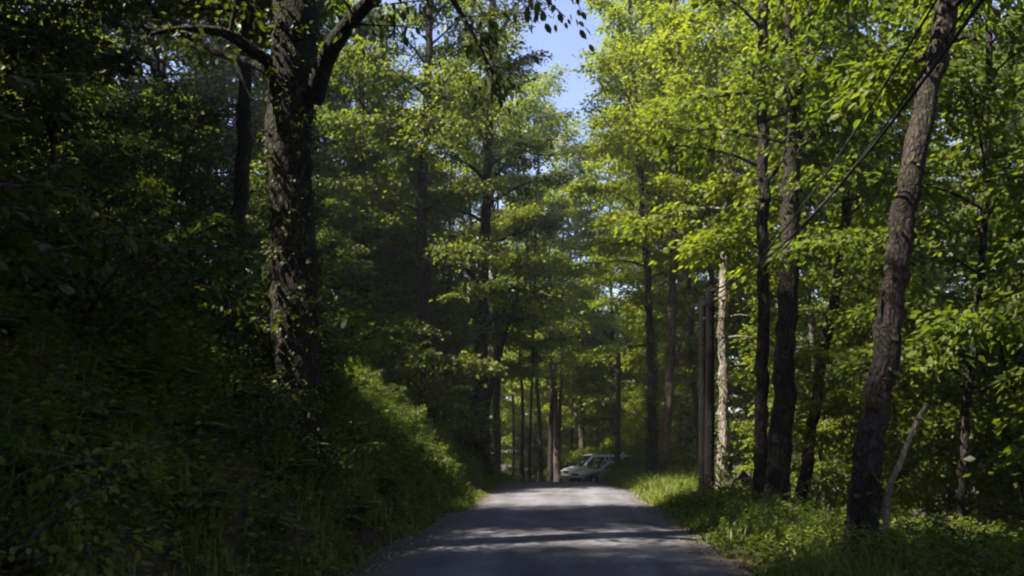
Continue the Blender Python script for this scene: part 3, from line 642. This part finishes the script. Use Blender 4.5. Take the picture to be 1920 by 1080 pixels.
# broken pale snag leaning beside the big trunk, and a stump
def stick(name, pts, r0, r1, label, cat, mat, side=()):
    g0 = np.array(pts[0]); o = empty(name, g0, label, cat); rng = np.random.default_rng(9)
    W = Wood(); P = smooth_path([np.array(p) - g0 for p in pts], 16); W.tube(P, np.linspace(r0, r1, 16) * (1 + rng.normal(0, .04, 16)), 10, .06, rng); W.build('stem', M[mat], o)
    for s in side:
        W = Wood(); W.tube(smooth_path([np.array(p) - g0 for p in s], 6), np.linspace(r1 * .7, r1 * .3, 6), 6, .05, rng); W.build('branch', M[mat], o)
    return o
b0 = at(1650, 975, 12); b0[2] = gz(b0[0], b0[1]) - .1
stick('dead_snag', [b0, at(1663, 935, 12), at(1688, 866, 12.05), at(1712, 805, 12.1), at(1737, 757, 12.2)], .05, .028, 'pale broken dead stem leaning beside the big leaning trunk', 'dead tree', 'dead_wood',
      side=[A((1718, 785, 12.1), (1742, 786, 12.0))])
sb0 = at(1393, 930, 23.5); sb0[2] = gz(sb0[0], sb0[1]) - .2
o = empty('tree_stump', sb0, 'dark round-topped stump between the pale trunk and the straight dark trunk', 'stump')
W = Wood(); W.tube([(0, 0, 0), (0, 0, .25), (.02, 0, .7), (.05, 0, .95), (.05, 0, 1.02)], [.62, .5, .42, .38, .2], 18, .06, np.random.default_rng(4)); W.build('trunk', M['bark_dark'], o)
W = Wood(); 
for k in range(5):
    a = k * 1.3; W.tube([(cos(a) * .3, sin(a) * .3, .35), (cos(a) * .7, sin(a) * .7, .15), (cos(a) * 1.0, sin(a) * 1.0, -.05)], [.14, .1, .05], 7)
W.build('roots', M['bark_dark'], o)

# ------------------------------------------------------------ parked vehicles
def loft(sections, mat, name, parent, closed_ends=True, idx=None):
    """sections: list of (k,3) rings"""
    S = np.array(sections, float); n, k, _ = S.shape; V = S.reshape(-1, 3)
    i = np.arange(n - 1)[:, None] * k; j = np.arange(k)[None, :]; j2 = (j + 1) % k
    q = np.stack([i + j, i + k + j, i + k + j2, i + j2], -1).reshape(-1, 4); fs = [q]
    if closed_ends: fs.append(np.array([list(range(k)), list(range((n - 1) * k, n * k))[::-1]]))
    o = mesh_obj(name, V, fs, mat, parent, smooth=True)
    return o
def panel(name, pts, mat, parent, th=.012, nrm=None):
    P = np.array(pts, float); 
    if nrm is None: nrm = np.cross(P[1] - P[0], P[2] - P[0]); nrm = nrm / np.linalg.norm(nrm)
    k = len(P); V = np.vstack([P, P + np.array(nrm) * th])
    side = np.array([[i, (i + 1) % k, k + (i + 1) % k, k + i] for i in range(k)])
    return mesh_obj(name, V, [side, np.array([list(range(k))[::-1], list(range(k, 2 * k))])], mat, parent)
def wheel(x, y, r, parent, mt, mr_):
    s = 1 if y > 0 else -1
    W = Wood(); a = np.linspace(0, 2 * pi, 25)
    W.tube([(x + cos(t) * (r - .09), y, r + sin(t) * (r - .09)) for t in a], np.full(25, .09), 8, cap=False); t_ = W.build('tyre', mt, None)
    h = empty('wheel', (0, 0, 0)); h.parent = parent; t_.parent = h
    W = Wood(); W.tube([(x, y - s * .07, r), (x, y + s * .03, r), (x, y + s * .05, r)], [r - .12, r - .12, .06], 16); ri = W.build('rim', mr_, h)
def vehicle(name, prof, half, waist, tumble, label, paint, lower, wheels, glass, windows, ws, extra, loc, rz):
    """prof: side outline (x forward, z up), clockwise from rear bottom. Upper body leans in."""
    o = empty(name, loc, label, 'vehicle', rz=rz)
    def yw(z): return half - tumble * max(0, z - waist)
    rows = []
    P = np.array(prof)
    for f in (-1, -.93, -.5, 0, .5, .93, 1):
        ring = []
        for (x, z) in P:
            y = f * yw(z); pull = .05 if abs(f) == 1 else (.0)
            cz = z - (pull if z > .6 else 0); cx = x - math.copysign(pull, x)
            ring.append((cx, y, cz))
        rows.append(ring)
    loft(rows, paint, 'body', o)
    for (x, r) in wheels:
        for s in (-1, 1): wheel(x, s * (half - .09), r, o, M['rubber'], M['rim'])
    for wpts in windows:
        for s in (-1, 1):
            pts = [(x, s * (yw(z) + .002), z) for (x, z) in wpts]
            if s > 0: pts = pts[::-1]
            panel('window', pts, glass, o, .012, (0, s, 0))
    (xa, za), (xb, zb) = ws
    n = np.array([zb - za, 0, xa - xb]); n = n / np.linalg.norm(n)
    panel('windshield', [(xa, -yw(za) + .1, za), (xa, yw(za) - .1, za), (xb, yw(zb) - .1, zb), (xb, -yw(zb) + .1, zb)], glass, o, .02, n)
    for e in extra: e(o, half, yw)
    return o
M['glass_dark'] = plain('glass_dark', (.012, .014, .016), .06, 0, .9)
M['rim'] = plain('rim', (.35, .35, .36), .35, .8)
M['paint_cream'] = plain('paint_cream', (.50, .49, .46), .35, 0, .5, .6, .03)
M['paint_silver'] = plain('paint_silver', (.30, .35, .42), .32, .25, .5, .7, .03)
M['lamp_glass'] = plain('lamp_glass', (.75, .75, .72), .1, 0, .8)
M['trim'] = plain('trim', (.03, .03, .032), .5)
def box(name, c, s, mat, parent, bev=.02):
    x, y, z = s; k = bev
    rings = []
    for (yy, i) in ((-y / 2, k), (-y / 2 + k, 0), (y / 2 - k, 0), (y / 2, k)):
        X = x / 2 - i; Z = z / 2 - i
        rings.append([(c[0] - X, c[1] + yy, c[2] - Z), (c[0] - X, c[1] + yy, c[2] + Z), (c[0] + X, c[1] + yy, c[2] + Z), (c[0] + X, c[1] + yy, c[2] - Z)])
    return loft(rings, mat, name, parent)
def fittings(xf, zl, xr, zm=None, xm=None, grille=True):
    def f(o, half, yw):
        for s in (-1, 1):
            box('headlight', (xf, s * (half - .22), zl), (.08, .3, .17), M['lamp_glass'], o)
            box('tail_light', (xr, s * (half - .12), zl + .1), (.07, .14, .3), M['tail'], o)
            if zm: box('mirror', (xm, s * (half + .1), zm), (.12, .2, .16), M['trim'], o)
            box('door_handle', (xm - 1.0, s * (half + .01), zm - .15), (.16, .04, .035), M['trim'], o)
        box('front_bumper', (xf + .02, 0, .42), (.16, 2 * half - .1, .22), M['trim'], o, .04)
        box('rear_bumper', (xr - .02, 0, .45), (.14, 2 * half - .1, .2), M['trim'], o, .04)
        if grille: box('grille', (xf + .02, 0, zl), (.06, .7, .15), M['trim'], o)
    return f
M['tail'] = plain('tail', (.35, .02, .02), .2)
van_prof = [(-2.45, .32), (-2.5, .9), (-2.38, 1.55), (-2.2, 1.9), (-1.6, 1.97), (.2, 1.97), (.75, 1.9), (1.15, 1.6), (1.62, 1.14), (2.2, .98), (2.42, .78), (2.45, .34),
            (1.95, .3), (1.85, .62), (1.5, .74), (1.15, .62), (1.05, .28), (-1.05, .28), (-1.15, .62), (-1.5, .74), (-1.85, .62), (-1.95, .3)]
car_prof = [(-2.3, .34), (-2.36, .75), (-2.2, .98), (-1.75, 1.03), (-1.15, 1.42), (-.4, 1.5), (.2, 1.44), (.95, 1.0), (1.75, .88), (2.2, .74), (2.3, .55), (2.28, .32),
            (1.8, .27), (1.7, .56), (1.4, .66), (1.1, .56), (1.0, .24), (-1.0, .24), (-1.1, .56), (-1.4, .66), (-1.7, .56), (-1.8, .27)]
def rack(o, half, yw):
    for s in (-1, 1): box('roof_rail', (-.6, s * (half - .32), 2.0), (2.6, .04, .05), M['trim'], o, .01)
vx = at(1090, 880, 58)
vehicle('parked_van', van_prof, .97, 1.1, .16, 'pale cream van parked behind the silver car beyond the crest', M['paint_cream'], None, [(1.5, .35), (-1.5, .35)], M['glass_dark'],
        [[(1.38, 1.2), (.92, 1.2), (.62, 1.8), (.75, 1.8)][::1], [(.84, 1.2), (-.1, 1.2), (-.1, 1.8), (.54, 1.8)], [(-.2, 1.2), (-1.25, 1.2), (-1.25, 1.8), (-.2, 1.8)], [(-1.35, 1.2), (-2.25, 1.2), (-2.12, 1.75), (-1.35, 1.8)]],
        ((1.66, 1.17), (.86, 1.88)), [fittings(2.42, .8, -2.48, 1.22, 1.2), rack], (2.25, 58.0, gz(2.6, 58.0)), pi + .42)
vehicle('parked_car', car_prof, .88, .95, .22, 'silver-blue car parked in front of the cream van beyond the crest', M['paint_silver'], None, [(1.4, .32), (-1.4, .32)], M['glass_dark'],
        [[(.72, 1.04), (-.15, 1.04), (-.15, 1.4), (.2, 1.38)], [(-.22, 1.04), (-1.0, 1.04), (-.95, 1.36), (-.22, 1.42)], [(-1.08, 1.04), (-1.5, 1.04), (-1.12, 1.34)]],
        ((1.0, 1.02), (.3, 1.43)), [fittings(2.26, .66, -2.34, 1.08, .6)], (2.6, 53.5, gz(2.8, 53.5)), pi + .5)

# ------------------------------------------------------------ verge and bank plants
rng = np.random.default_rng(77)
def pick(n, xlo, xhi, ylo, yhi, dens=None):
    x = rng.uniform(xlo, xhi, n); y = rng.uniform(ylo, yhi, n)
    if dens is not None:
        k = rng.uniform(0, 1, n) < dens(x, y); x, y = x[k], y[k]
    return x, y
def edge_ok(x, y):
    C_, W_ = rcf(y), rwf(y); e = np.where(x < C_, C_ - W_ + .15 - .28 * (y < 20) - x, x - (C_ + W_ - .15)); e = e - .35 * (vnoise(x, y, .8, 21) - .5)
    return e
def grass(name, x, y, hmin, hmax, mat, kind='stuff'):
    n = len(x); z = ground_z(x, y); e = edge_ok(x, y)
    h = rng.uniform(hmin, hmax, n) * np.clip(.25 + e * .9, .2, 1) * (.55 + .9 * vnoise(x, y, 1.3, 22)); a = rng.uniform(0, 2 * pi, n)
    w_ = rng.uniform(.005, .011, n) * (1 + y / 28); bend = rng.uniform(.15, .75, n) * h
    d = np.stack([np.cos(a), np.sin(a), 0 * a], -1); s = np.stack([-np.sin(a), np.cos(a), 0 * a], -1)
    b = np.stack([x, y, z - .02], -1); up = np.array([0, 0, 1.0])
    V = np.stack([b - s * w_[:, None], b + s * w_[:, None],
                  b + d * (bend * .3)[:, None] + up * (h * .6)[:, None] + s * (w_ * .8)[:, None], b + d * (bend * .3)[:, None] + up * (h * .6)[:, None] - s * (w_ * .8)[:, None],
                  b + d * bend[:, None] + up * h[:, None]], 1).reshape(-1, 3)
    i = np.arange(n) * 5
    t = np.clip(.25 + .6 * vnoise(x, y, 1.7, 23) + rng.normal(0, .15, n), 0, 1)
    o = mesh_obj(name, V, [np.stack([i, i + 1, i + 2, i + 3], -1), np.stack([i + 3, i + 2, i + 4], -1)], mat, attrs={'tone': np.repeat(t, 5)})
    return tag(o, kind=kind)
def gd(x, y):
    e = edge_ok(x, y); return (e > 0) * np.clip(1.15 - e * .22, 0, 1)
xl, yl = pick(130000, -6.8, -2.2, 1.5, 46, lambda x, y: gd(x, y) * (.6 + .4 * (y < 18)) * np.clip(2.6 * vnoise(x, y, .9, 31) - .85, .04, 1) * np.where(y < 19, np.exp(-np.clip(edge_ok(x, y) - .3, 0, 9) * 1.6), 1))
xr, yr = pick(150000, 2.0, 7.5, 2.5, 50, lambda x, y: gd(x, y) * np.clip(2.4 * vnoise(x, y, .9, 32) - .75, .04, 1) * np.where(y < 22, .55, 1))
tag(grass('verge_grass', np.r_[xl, xr], np.r_[yl, yr], .18, .5, M['grass']), 'green grass growing along both road verges', 'grass')

def weeds(name, x, y, hmax, size, mat, per=9, shape='oval'):
    L_ = Leafer(rng); n = len(x); z = ground_z(x, y); e = np.clip(edge_ok(x, y), 0, 1)
    h = hmax * rng.uniform(.3, 1, n) * (.3 + .7 * e) * (.5 + .9 * vnoise(x, y, 1.6, 24))
    k = per; fr = rng.uniform(.1, 1, (n, k)); lean = rng.normal(0, .22, (n, 2)); a = rng.uniform(0, 2 * pi, (n, k))
    C = np.stack([x[:, None] + lean[:, :1] * fr * h[:, None], y[:, None] + lean[:, 1:] * fr * h[:, None], z[:, None] + fr * h[:, None]], -1)
    D = np.stack([np.cos(a), np.sin(a), rng.uniform(-.5, .5, (n, k))], -1); N = np.array([0, 0, 1.0]) + rng.normal(0, .4, (n, k, 3))
    S = size * rng.uniform(.5, 1.2, (n, k)) * (1.15 - .6 * fr)
    T = np.clip(.2 + .6 * vnoise(x, y, 1.9, 25)[:, None] + rng.normal(0, .15, (n, k)), 0, 1)
    return leaves_obj(name, C.reshape(-1, 3), D.reshape(-1, 3), N.reshape(-1, 3), S.ravel(), T.ravel(), mat, None, shape)
def wd(x, y):
    e = edge_ok(x, y); return (e > .08) * np.clip(.3 + e * .5, 0, 1) * (.25 + 1.0 * vnoise(x, y, 1.4, 33))
xl, yl = pick(46000, -9.5, -2.5, 1.5, 46, wd)
xr, yr = pick(26000, 2.3, 9, 2.5, 50, wd)
tag(weeds('weeds', np.r_[xl, xr], np.r_[yl, yr], .65, .12, M['weed']), 'leafy weeds covering the bank and the verges', 'weeds', kind='stuff')
xf, yf = pick(16000, -40, 34, -4, 80, lambda x, y: (np.abs(x) > 7.5) | (y > 62))
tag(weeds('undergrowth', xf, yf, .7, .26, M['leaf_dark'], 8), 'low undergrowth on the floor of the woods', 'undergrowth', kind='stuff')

n = 16000; x = rng.uniform(-4, 4.5, n); y = rng.uniform(2, 40, n); e = edge_ok(x, y); k_ = rng.uniform(0, 1, n) < np.where(e > -.1, .9, (.035 + .8 * np.exp(-np.abs(e + .1) * 4.5)) * (.3 + 1.2 * vnoise(x, y, .7, 51))); x, y = x[k_], y[k_]; n = len(x)
z = np.where(edge_ok(x, y) < .1, road_z(y) + .022, ground_z(x, y) + .02)
a = rng.uniform(0, 6.28, n)
tag(leaves_obj('leaf_litter', np.stack([x, y, z], -1), np.stack([np.cos(a), np.sin(a), rng.normal(0, .1, n)], -1), np.array([0, 0, 1.]) + rng.normal(0, .25, (n, 3)), rng.uniform(.02, .06, n), rng.uniform(0, 1, n), M['litter'], None, 'oval'), 'dead leaves scattered over the road edges', 'leaf litter', kind='stuff')
W = Wood()
n = 2600; x = np.where(rng.uniform(0, 1, n) < .5, RC - RW, RC + RW) + rng.normal(0, .22, n); y = rng.uniform(2.5, 34, n); z = ground_z(x, y) + .025; r_ = rng.uniform(.008, .028, n)
T_ = np.array([[1, 0, 0], [-1, 0, 0], [0, 1, 0], [0, -1, 0], [0, 0, .7], [0, 0, -.7]]); V = (np.stack([x, y, z], -1)[:, None, :] + T_[None] * r_[:, None, None] * rng.uniform(.6, 1.3, (n, 6, 1))).reshape(-1, 3)
f_ = np.array([[0, 2, 4], [2, 1, 4], [1, 3, 4], [3, 0, 4], [2, 0, 5], [1, 2, 5], [3, 1, 5], [0, 3, 5]]); fs = (np.arange(n)[:, None, None] * 6 + f_[None]).reshape(-1, 3)
tag(mesh_obj('gravel', V, [fs], plain('stone', (.16, .145, .13), .9, noise=.4)), 'loose gravel along both edges of the road', 'gravel', kind='stuff')

# ferns, bushes and tall weeds: built once, then copied
def fern_proto(seed):
    r = np.random.default_rng(seed); o = empty('sword_fern', (0, 0, 0)); C = []; D = []; N = []; S = []; T = []; W = Wood()
    for f in range(15):
        az = f * 2.4 + r.normal(0, .2); el = r.uniform(.75, 1.25); L = r.uniform(.6, .95)
        P = limb_path(r, (0, 0, .02), az, el, L, 9, -1.6, .04); W.tube(P, np.linspace(.006, .002, 9), 4, cap=False)
        Q = smooth_path(P[1:], 36)
        for i in range(35):
            t = Q[i + 1] - Q[i]; t /= np.linalg.norm(t); s = np.cross(t, [0, 0, 1.0]); s /= np.linalg.norm(s) + 1e-9; u = np.cross(s, t)
            for q in (-1, 1):
                C.append(Q[i]); D.append(s * q + t * .35 - u * .1); N.append(u); S.append(.095 * math.sin(pi * min(1, .18 + i / 40)) + .012); T.append(r.uniform(.3, .7))
    W.build('stalk', M['bark_dark'], o); leaves_obj('fronds', np.array(C), np.array(D), np.array(N), np.array(S), np.array(T), M['fern'], o, 'long')
    return o
def bush_proto(name, H, seed, mat, leaf=.10, n=20, stems=9, spread=.6):
    r = np.random.default_rng(seed); o = empty(name, (0, 0, 0)); W = Wood(); Lf = Leafer(r)
    for s in range(stems):
        Q = limb_path(r, (r.normal(0, .08), r.normal(0, .08), -.05), s * 2.4, r.uniform(.7, 1.4), H * r.uniform(.7, 1.15), 8, -.5, .12)
        dress_limb(W, Lf, r, Q, .014, H * spread, dict(n=n, rad=.26, leaf=leaf, gap=.28, nsec=7, sec=.4, bare=.15, k=5, njit=.5))
    W.build('stems', M['bark_grey'], o); Lf.build('foliage', M[mat], o, None if False else 'oval')
    return o
def tall_weed(seed):
    r = np.random.default_rng(seed); o = empty('tall_weed', (0, 0, 0)); W = Wood(); C = []; D = []; N = []; S = []; T = []
    for s in range(7):
        P = limb_path(r, (r.normal(0, .1), r.normal(0, .1), 0), r.uniform(0, 6.3), 1.4, r.uniform(.6, 1.1), 8, -.2, .06); W.tube(P, np.linspace(.007, .003, 8), 5)
        Q = smooth_path(P, 22)
        for i in range(3, 22):
            a = i * 2.4; C.append(Q[i]); D.append([cos(a), sin(a), .3]); N.append([0, 0, 1.0] + r.normal(0, .25, 3)); S.append(.13 * (1.1 - i / 26)); T.append(r.uniform(.3, .9))
    W.build('stems', M['fern'], o); leaves_obj('foliage', np.array(C), np.array(D), np.array(N), np.array(S), np.array(T), M['weed'], o, 'long')
    return o
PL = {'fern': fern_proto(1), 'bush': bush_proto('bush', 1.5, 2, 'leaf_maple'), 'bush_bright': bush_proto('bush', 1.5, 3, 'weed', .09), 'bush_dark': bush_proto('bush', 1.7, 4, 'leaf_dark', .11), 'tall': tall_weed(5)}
def spots(kind, pts, label, cat, group, s=(.8, 1.3), dz=0):
    for (x, y) in pts: place(kind, x, y, R_.uniform(*s), label=label, cat=cat, group=group, dz=dz, P=PL)
spots('fern', [(-3.9, 21.8), (-4.3, 22.6), (-4.0, 24.0), (-4.8, 24.4), (-5.2, 22.6), (-3.7, 25.4), (-4.6, 26.4), (-5.6, 26), (-4.0, 19), (-4.6, 17.5)], 'sunlit sword fern', 'fern', 'ferns on the sunlit bank')
spots('fern', [(-3.7, 5.2), (-4.2, 6.6), (-3.9, 8.4), (-4.8, 8.0), (-4.6, 9.8), (-5.3, 10.6), (-4.0, 11.4), (-5.0, 12.0), (-4.1, 14), (-4.9, 15.2), (-5.6, 7.4), (-6.2, 9.4), (-3.7, 16.5), (-5.8, 14), (-3.5, 4.2), (-4.4, 5.4), (-3.4, 7.2), (-4.6, 7.3), (-3.6, 10), (-5.2, 9.2), (-4.4, 13), (-3.5, 13.2)], 'shaded sword fern', 'fern', 'ferns on the shaded bank')
spots('fern', [(4.3, 6.6), (5.0, 8.0), (4.6, 9.6), (5.4, 10.4), (6.2, 9), (4.4, 11.8), (5.8, 12.4), (6.6, 11), (3.9, 8.8), (5.6, 15), (4.7, 17)], 'sword fern by the right verge', 'fern', 'ferns by the right verge')
spots('bush', [(4.7, 9), (5.2, 10.2), (5.9, 11.5), (5.1, 12.6), (6.6, 12.6), (4.4, 10.8), (4.3, 8.0), (6.2, 13.6), (7.4, 14.8), (5.9, 7.4), (6.6, 9.6), (5.7, 10.9), (7.6, 10.9), (7.2, 12.8), (6.3, 14.2), (8.4, 14), (5.6, 17.8), (6.9, 17.2), (5.9, 20.2), (4.9, 19.2), (5.3, 21.4), (3.9, 18.6), (4.4, 15.4), (5.2, 23.4), (4.1, 13.2), (7.4, 22.6), (8.6, 18.6), (5.2, 6.3), (9.2, 12.2)], 'green bush', 'bush', 'bushes along the right wood', (.5, .85))
spots('bush_bright', [(3.1, 43.5), (3.7, 46), (2.9, 41.5), (4.0, 44), (4.6, 30.5), (5.4, 33), (6.4, 29.6), (4.2, 36.6), (4.9, 35.0), (6.0, 36.5), (-3.9, 22.2), (-4.9, 23.6), (-4.4, 27.2), (-5.6, 24.8), (-3.7, 29.5), (4.2, 47)], 'small yellow-green bush', 'bush', 'sunlit bushes near the crest', (.4, .7))
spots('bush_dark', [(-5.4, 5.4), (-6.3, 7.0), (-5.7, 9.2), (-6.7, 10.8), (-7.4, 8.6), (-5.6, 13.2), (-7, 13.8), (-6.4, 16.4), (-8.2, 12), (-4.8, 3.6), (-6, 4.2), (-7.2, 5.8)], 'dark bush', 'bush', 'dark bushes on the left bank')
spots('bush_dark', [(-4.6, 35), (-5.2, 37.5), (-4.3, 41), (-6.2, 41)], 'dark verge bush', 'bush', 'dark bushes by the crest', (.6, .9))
spots('bush', [(-6.6, 17), (-6.1, 18.8), (-5.6, 16.8), (-7.3, 28), (-8.2, 25.6), (-6.2, 27.6), (-5.4, 28.4), (-6.6, 29.4), (-4.7, 30.6), (-5.6, 31.8), (-4.4, 33)], 'bank-top bush', 'bush', 'bushes along the bank top', (1.1, 1.7))
spots('bush_bright', [(-5.3, 18), (-5.7, 19.4), (-5.2, 20.6), (-5.8, 21.8), (-5.4, 23), (-5.9, 24.2), (-5.0, 25.4), (-4.6, 21.6), (-5.9, 26.6), (-4.3, 19.6)], 'small leafy bank bush', 'bush', 'small bushes on the bank slope', (.35, .65))
spots('bush_bright', [(-3.7, 5.0)], 'near bush with leaves coloured as sunlit', 'bush', 'near bushes on the left', (.75, .85))  # lighter leaf colour stands in for sun flecks on this bush
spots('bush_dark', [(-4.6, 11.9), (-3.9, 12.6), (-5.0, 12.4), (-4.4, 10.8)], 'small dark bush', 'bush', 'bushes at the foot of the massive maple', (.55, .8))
spots('tall', [(-3.35, 23.6), (-3.5, 24.6), (-3.3, 25.8), (-3.8, 26.6), (-4.4, 25.2), (-3.5, 22.4), (3.3, 21.5), (3.6, 23), (3.9, 21), (4.3, 18), (3.4, 19.2), (3.2, 14.2), (3.6, 11.6), (4.0, 10.4), (3.3, 9.2), (3.9, 12.6), (3.1, 16.2), (4.6, 16), (4.8, 22), (5.2, 24.5), (4.0, 28.2), (3.8, 29.8), (4.4, 27.6), (3.6, 31.5), (4.0, 25.2), (3.6, 15.6), (3.9, 13.6), (4.3, 14.6), (3.4, 17.5), (4.5, 19.6), (-3.6, 12.5), (-3.5, 9.4)],
      'tall weed clump', 'weed', 'tall weeds at the road edge', (.7, 1.1))

# ------------------------------------------------------------ the slightly hazy summer air
hz = mesh_obj('haze', [(x, y, z) for x in (-520, 520) for y in (-175, 760) for z in (-11, 64)], [np.array([[0, 1, 3, 2], [4, 6, 7, 5], [0, 4, 5, 1], [2, 3, 7, 6], [0, 2, 6, 4], [1, 5, 7, 3]])], [])
m, nt, out = new_mat('air'); pv = nd(nt, 'ShaderNodeVolumePrincipled'); pv.inputs['Density'].default_value = .0006; pv.inputs['Color'].default_value = (.9, .95, 1, 1); pv.inputs['Anisotropy'].default_value = .2
nt.links.new(pv.outputs[0], out.inputs['Volume']); hz.data.materials.append(m); tag(hz, 'thin summer haze in the air', 'haze', kind='stuff')
cy.volume_bounces = 0
